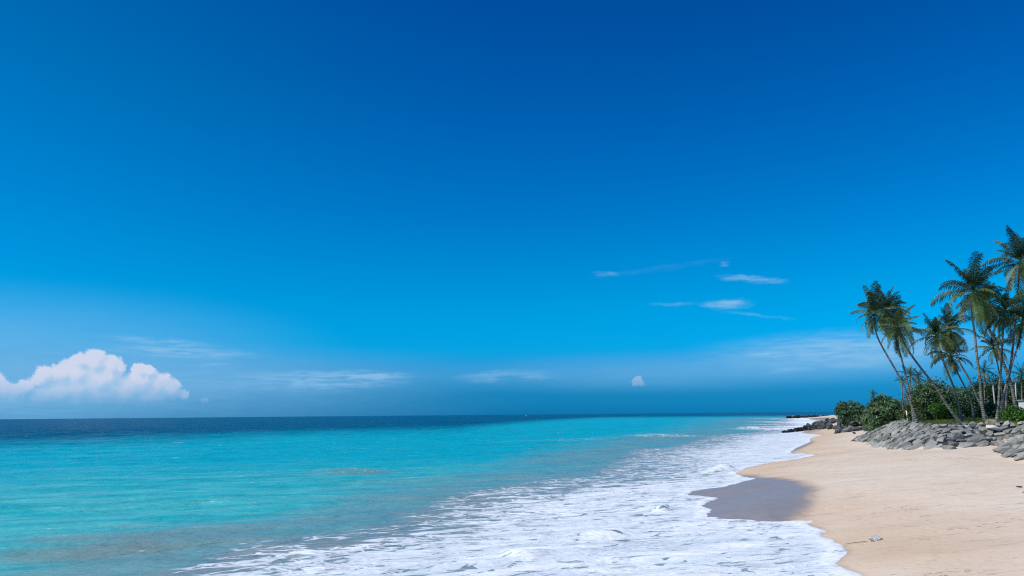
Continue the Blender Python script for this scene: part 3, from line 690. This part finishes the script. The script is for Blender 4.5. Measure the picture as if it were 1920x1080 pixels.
# ------------------------------------------------------------------ bushes and leafy trees
def make_bush(label, px, wpx, top, D, mat, seed, kind='rosette', cat='bush', group=None, leaf=.5, n=420, depth=1.0, lobes=9, trunk=False, name='bush'):
    q = np.random.default_rng(seed)
    c = at_dist(px, 780, D); g = gz(c[0], c[1]); h = at_dist(px, top, D)[2] - g; w = wpx * D / FPX
    t = thing(name, label, cat, (c[0], c[1], g - .05), group)
    lo = h * .30 if trunk else 0
    cs = []
    for k in range(lobes):
        a = q.uniform(0, 6.28); rr = math.sqrt(q.random()) * .62
        rad = q.uniform(.34, .55)
        zc = (1 - rr ** 1.6) * q.uniform(.45, .66) if k else .6
        cs.append((rr * math.cos(a) * w, rr * math.sin(a) * w * depth, lo + (h - lo) * zc, rad * w, rad * (h - lo) * .85))
    V, Fc, T = [], [], []
    for i in range(n):
        cx, cy, cz, rw, rh = cs[q.integers(lobes)]
        v = q.normal(size=3); v /= np.linalg.norm(v); s = q.uniform(.62, 1.05) ** .6
        p = np.array([cx + v[0] * rw * s, cy + v[1] * rw * s, cz + v[2] * rh * s])
        if p[2] < .05 or p[2] > h * 1.05: p[2] = abs(p[2]) % max(h, .1)
        out = v * .8 + UPV * .45 + q.normal(size=3) * .25; out /= np.linalg.norm(out)
        a1 = np.cross(out, [.3, .5, .8]); a1 /= np.linalg.norm(a1); a2 = np.cross(out, a1)
        tone = q.uniform(0, .8) + (.25 if q.random() < .08 else 0)
        m = 9 if kind == 'rosette' else 7
        for k in range(m):
            th = 2 * math.pi * k / m + q.normal(0, .3)
            if kind == 'rosette':
                rad = a1 * math.cos(th) + a2 * math.sin(th)
                d0 = out * q.uniform(.35, .9) + rad * .8; d0 /= np.linalg.norm(d0)
                d1 = rad * .9 - UPV * .35 + out * .1; d1 /= np.linalg.norm(d1)
                l = leaf * q.uniform(.8, 1.2); b = p
            else:
                b = p + q.normal(size=3) * leaf * .9
                d0 = out * .5 + q.normal(size=3) * .7; d0 /= np.linalg.norm(d0); d1 = d0 * .8 - UPV * .4; d1 /= np.linalg.norm(d1)
                l = leaf * q.uniform(.5, .9)
            wd = np.cross(d0, out + q.normal(size=3) * .2); wd /= (np.linalg.norm(wd) + 1e-9); wd *= l * (.085 if kind == 'rosette' else .26)
            m1 = b + d0 * l * .55; tp = m1 + d1 * l * .45
            j = len(V); V.extend((b - wd * .5, b + wd * .5, m1 + wd, m1 - wd, tp)); tn = tone + q.normal(0, .1)
            T.extend((tn,) * 5); Fc.append((j, j + 1, j + 2, j + 3)); Fc.append((j + 3, j + 2, j + 4, j + 4))
    me = bpy.data.meshes.new('foliage'); me.from_pydata([tuple(v) for v in V], [], [f if f[2] != f[3] else f[:3] for f in Fc])
    at = me.attributes.new('tone', 'FLOAT', 'POINT'); at.data.foreach_set('value', np.array(T, np.float32))
    link('foliage' if not trunk else 'crown', me, mat, t)
    stems = []
    Vs, Fs = [], []
    for k in range(5 if not trunk else 4):
        cx, cy, cz, rw, rh = cs[k % lobes]
        tv, tf = tube([(q.normal() * .15, q.normal() * .15, -.1), (cx * .4, cy * .4, cz * .5), (cx, cy, cz)], [.11, .07, .03] if not trunk else [.2, .13, .05], 6)
        o = len(Vs); Vs += tv; Fs += [tuple(i + o for i in f) for f in tf]
    link('trunk' if trunk else 'stem', mesh_np('stem', Vs, Fs, True), M_BARK, t)
    return t
make_bush('round glossy green bush on the mound at the end of the beach', 1597, 29, 749, 185, M_BUSH, 1, leaf=1.0, n=620, lobes=12)
make_bush('large rounded glossy bush with strappy leaves on the sand edge', 1663, 36, 740, 150, M_BUSH, 2, leaf=1.15, n=900, lobes=15)
make_bush('low green bush squeezed between the two rounded glossy bushes', 1631, 13, 766, 156, M_BUSH, 3, leaf=.8, n=260, lobes=4)
make_bush('yellow green bush behind the white marker post', 1712, 15, 752, 119, M_OLIVE, 4, 'leaf', leaf=.42, n=420, lobes=6)
make_bush('dark spiky shrub on the rocks right of the marker post', 1728, 17, 772, 108, M_HEDGE, 5, leaf=.6, n=240, lobes=5)
make_bush('leafy dark green tree behind the leaning palm trunk', 1752, 42, 716, 126, M_BUSH, 6, 'leaf', 'tree', leaf=.5, n=1500, lobes=13, trunk=True, name='leafy_tree')
make_bush('low bright green bush on the grass left of the leaning trunk', 1766, 27, 758, 112, M_BRIGHT, 7, 'leaf', leaf=.4, n=520, lobes=7)
make_bush('bright green bush in front of the white wall at the right edge', 1911, 23, 770, 87, M_BRIGHT, 8, 'leaf', leaf=.38, n=600, lobes=7)
make_bush('bushy tree in full green leaf behind the short leaning palms', 1800, 30, 733, 136, M_BUSH, 9, 'leaf', 'tree', leaf=.55, n=900, lobes=9, trunk=True, name='leafy_tree')
make_bush('small yellow green crown poking up left of the short palms', 1783, 17, 730, 132, M_OLIVE, 19, 'leaf', 'tree', leaf=.45, n=380, lobes=6, trunk=True, name='leafy_tree')
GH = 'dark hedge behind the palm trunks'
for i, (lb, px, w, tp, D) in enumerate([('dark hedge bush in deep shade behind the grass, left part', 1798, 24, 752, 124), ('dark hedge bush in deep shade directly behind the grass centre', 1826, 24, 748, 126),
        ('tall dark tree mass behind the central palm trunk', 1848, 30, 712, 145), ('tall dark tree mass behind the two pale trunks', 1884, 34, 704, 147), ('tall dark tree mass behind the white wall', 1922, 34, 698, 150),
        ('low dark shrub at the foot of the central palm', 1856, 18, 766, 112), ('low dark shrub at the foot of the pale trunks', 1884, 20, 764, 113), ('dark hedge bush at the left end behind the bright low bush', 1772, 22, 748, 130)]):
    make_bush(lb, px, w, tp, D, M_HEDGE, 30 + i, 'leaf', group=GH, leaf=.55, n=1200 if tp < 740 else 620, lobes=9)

# grass blades on the terrace lawn
def build_grass():
    q = np.random.default_rng(9); C = np.column_stack([q.uniform(38, 95, 60000), q.uniform(45, 128, 60000)])
    tt = terr_t(C); px = 960 + FPX * (C @ RT[:2]) / (C @ F_[:2])
    C = C[(tt > 5.4 + q.normal(0, .3, len(tt))) & (px > 1660) & (px < 1990)][:14000]
    z = height(C); V, Fc, T = [], [], []
    for (x, y), zz in zip(C, z):
        tn = q.uniform(0, 1)
        for k in range(3):
            a = q.uniform(0, 6.28); h = q.uniform(.06, .2); w = .035; ca, sa = math.cos(a) * w, math.sin(a) * w; lx, ly = q.normal(0, .06, 2)
            i = len(V); V += [(x - ca, y - sa, zz - .02), (x + ca, y + sa, zz - .02), (x + lx, y + ly, zz + h)]; Fc.append((i, i + 1, i + 2)); T += [tn] * 3
    me = mesh_np('grass', V, Fc, False, {'tone': T})
    tag(link('grass', me, leaf_material('grass_blade', (.07, .105, .022), (.16, .185, .045), (.2, .18, .07), .6)), 'short olive green grass growing on the terrace above the rocks', 'grass', kind='stuff')
build_grass()

# ------------------------------------------------------------------ small made things
def plain(name, c, rough=.6, var=.15):
    m, t, b = material(name); o = t.new('ShaderNodeTexCoord').outputs['Object']
    n = t.noise(o, 3.0, 5, .6)
    t.put(b.inputs['Base Color'], t.mix(t.ss(n, .35, .7), c, tuple(v * (1 - var) for v in c))); b.inputs['Roughness'].default_value = rough
    t.put(b.inputs['Normal'], t.bump(n, .01, .4)); return m
def box(name, size, loc, mat, parent, rot=(0, 0, 0), bev=.02):
    bm = bmesh.new(); bmesh.ops.create_cube(bm, size=1); bmesh.ops.scale(bm, vec=size, verts=bm.verts)
    bmesh.ops.bevel(bm, geom=list(bm.edges), offset=bev, segments=2, affect='EDGES')
    me = bpy.data.meshes.new(name); bm.to_mesh(me); bm.free(); o = link(name, me, mat, parent, loc); o.rotation_euler = rot; return o
def cyl(name, p0, p1, ra, rb, mat, parent, n=12):
    p0, p1 = Vector(p0), Vector(p1); V, Fc = tube([p0, (p0 + p1) / 2, p1], [ra, (ra + rb) / 2, rb], n)
    k = len(V); me = bpy.data.meshes.new(name); me.from_pydata(V, [], Fc + [tuple(range(n))[::-1], tuple(range(k - n, k))])
    me.polygons.foreach_set('use_smooth', [True] * len(Fc) + [False, False]); return link(name, me, mat, parent)
M_WHITE = plain('white_paint', (.78, .77, .74), .5, .12); M_TEAL = plain('teal_paint', (.05, .16, .17), .5); M_CONC = plain('weathered_concrete', (.46, .43, .37), .85, .25); M_WOOD = plain('grey_driftwood', (.10, .075, .055), .85, .4); M_HUSK = plain('dark_husk', (.035, .028, .022), .9, .4); M_ROOF = plain('roof_tile', (.28, .15, .10), .8, .3)
def build_small():
    p = at_dist(1702.5, 790, 107); g = gz(p[0], p[1]); h = at_dist(1701, 770, 107)[2] - g
    t = thing('marker_post', 'slim white marker post with a dark teal band on the rocks', 'post', (p[0], p[1], g))
    cyl('shaft', (0, 0, -.2), (-.10, 0, h), .085, .075, M_WHITE, t); cyl('band', (-.036, 0, h * .36), (-.064, 0, h * .64), .092, .09, M_TEAL, t); cyl('cap', (-.10, 0, h), (-.103, 0, h + .05), .09, .05, M_WHITE, t)
    for (pb, pt, y0, y1, D, lb) in [(1866.5, 1861, 768, 718, 118, 'pale T shaped utility pole between the central and pale palm trunks'), (1905, 1903.5, 768, 713, 121, 'pale T shaped utility pole behind the thick grey palm trunk')]:
        p = at_dist(pb, y0, D); g = gz(p[0], p[1]); q = at_dist(pt, y1, D)
        t = thing('utility_pole', lb, 'utility pole', (p[0], p[1], g), 'T shaped utility poles')
        top = (q[0] - p[0], q[1] - p[1], q[2] - g); cyl('post', (0, 0, -.3), top, .13, .09, M_CONC, t)
        box('crossbar', (1.4, .1, .12), (top[0], top[1] - .1, top[2] - .02), M_CONC, t, (0, 0, R(4)))
    p = at_dist(1910.5, 765, 116); g = gz(p[0], p[1]); h = at_dist(1911, 750, 116)[2] - g
    t = thing('white_building', 'white walled building partly hidden by the bright bush at the right edge', 'building', (p[0], p[1], g)); t.rotation_euler = (0, 0, R(-38))
    box('wall', (6, 4, h), (3, 2, h / 2 - .05), M_WHITE, t); box('roof', (6.4, 4.4, .14), (3.05, 2, h + .025), M_CONC, t, (0, R(-1.5), 0))
    box('door', (.9, .06, 1.9), (4.2, -.03, .95), M_TEAL, t)
    # beach bits
    g = on_ground(1641, 1014); me = rock_mesh('stone', .34, .2, .13, 14, 501, .06); me.materials.append(M_PALE); o = link('stone', me, loc=(g[0], g[1], g[2] + .08)); o.rotation_euler = (.05, .1, .25)
    tag(o, 'pale grey stone lying alone on the bare sand near the foam', 'stone')
    g = on_ground(1622, 1018); d = np.array(on_ground(1580, 1021)) - g
    V, Fc = tube([(0.14, 0.02, .03), (0, 0, .05), tuple(d * .4 + np.array([0, .04, .04])), tuple(d * .75 + np.array([0, -.03, .03])), tuple(d + np.array([0, 0, .0]))], [.007, .013, .011, .007, .004], 7)
    tag(link('twig', mesh_np('twig', V, Fc, True), M_WOOD, loc=tuple(g)), 'thin dark twig on the sand left of the pale stone', 'driftwood')
    g = on_ground(1911, 915); me = rock_mesh('driftwood', .17, .07, .05, 14, 503, .06); me.materials.append(M_HUSK); tag(link('driftwood', me, loc=(g[0], g[1], g[2] + .06)), 'short black piece of driftwood on dry sand at the right edge', 'driftwood')
    g = on_ground(1918, 924); me = rock_mesh('stone', .045, .04, .035, 12, 504, .06); me.materials.append(M_HUSK); tag(link('stone', me, loc=(g[0], g[1], g[2] + .03)), 'tiny dark stone on dry sand at the right edge below the driftwood', 'stone')
    g = on_ground(1601, 814); me = rock_mesh('stone', .32, .26, .3, 12, 505, .06); me.materials.append(M_DARK); tag(link('stone', me, loc=(g[0], g[1], g[2] + .15)), 'small dark stone alone on the far sand before the rock slope', 'stone')
    # boat on the horizon
    p = at_dist(987, 777, 2100); t = thing('boat', 'tiny white boat far out on the horizon', 'boat', (p[0], p[1], 0))
    bm = bmesh.new(); st = [(-6, 1.5, 1.3), (-3, 1.9, 1.2), (1, 1.9, 1.3), (4, 1.3, 1.7), (6.5, .05, 2.3)]; rows = []
    for (x, w, h) in st: rows.append([bm.verts.new(c) for c in ((x, -w, h), (x * .93, -w * .6, -.4), (x * .93, w * .6, -.4), (x, w, h))])
    for a, b in zip(rows, rows[1:]):
        for k in range(4): bm.faces.new((a[k], a[(k + 1) % 4], b[(k + 1) % 4], b[k]))
    bm.faces.new(rows[0]); bm.faces.new(rows[-1][::-1]); bmesh.ops.recalc_face_normals(bm, faces=bm.faces)
    me = bpy.data.meshes.new('hull'); bm.to_mesh(me); bm.free(); link('hull', me, M_WHITE, t)
    box('cabin', (4, 2.6, 1.8), (-1.2, 0, 2.1), M_WHITE, t, bev=.15); box('roof', (4.6, 3, .15), (-1.2, 0, 3.1), M_CONC, t)
build_small()
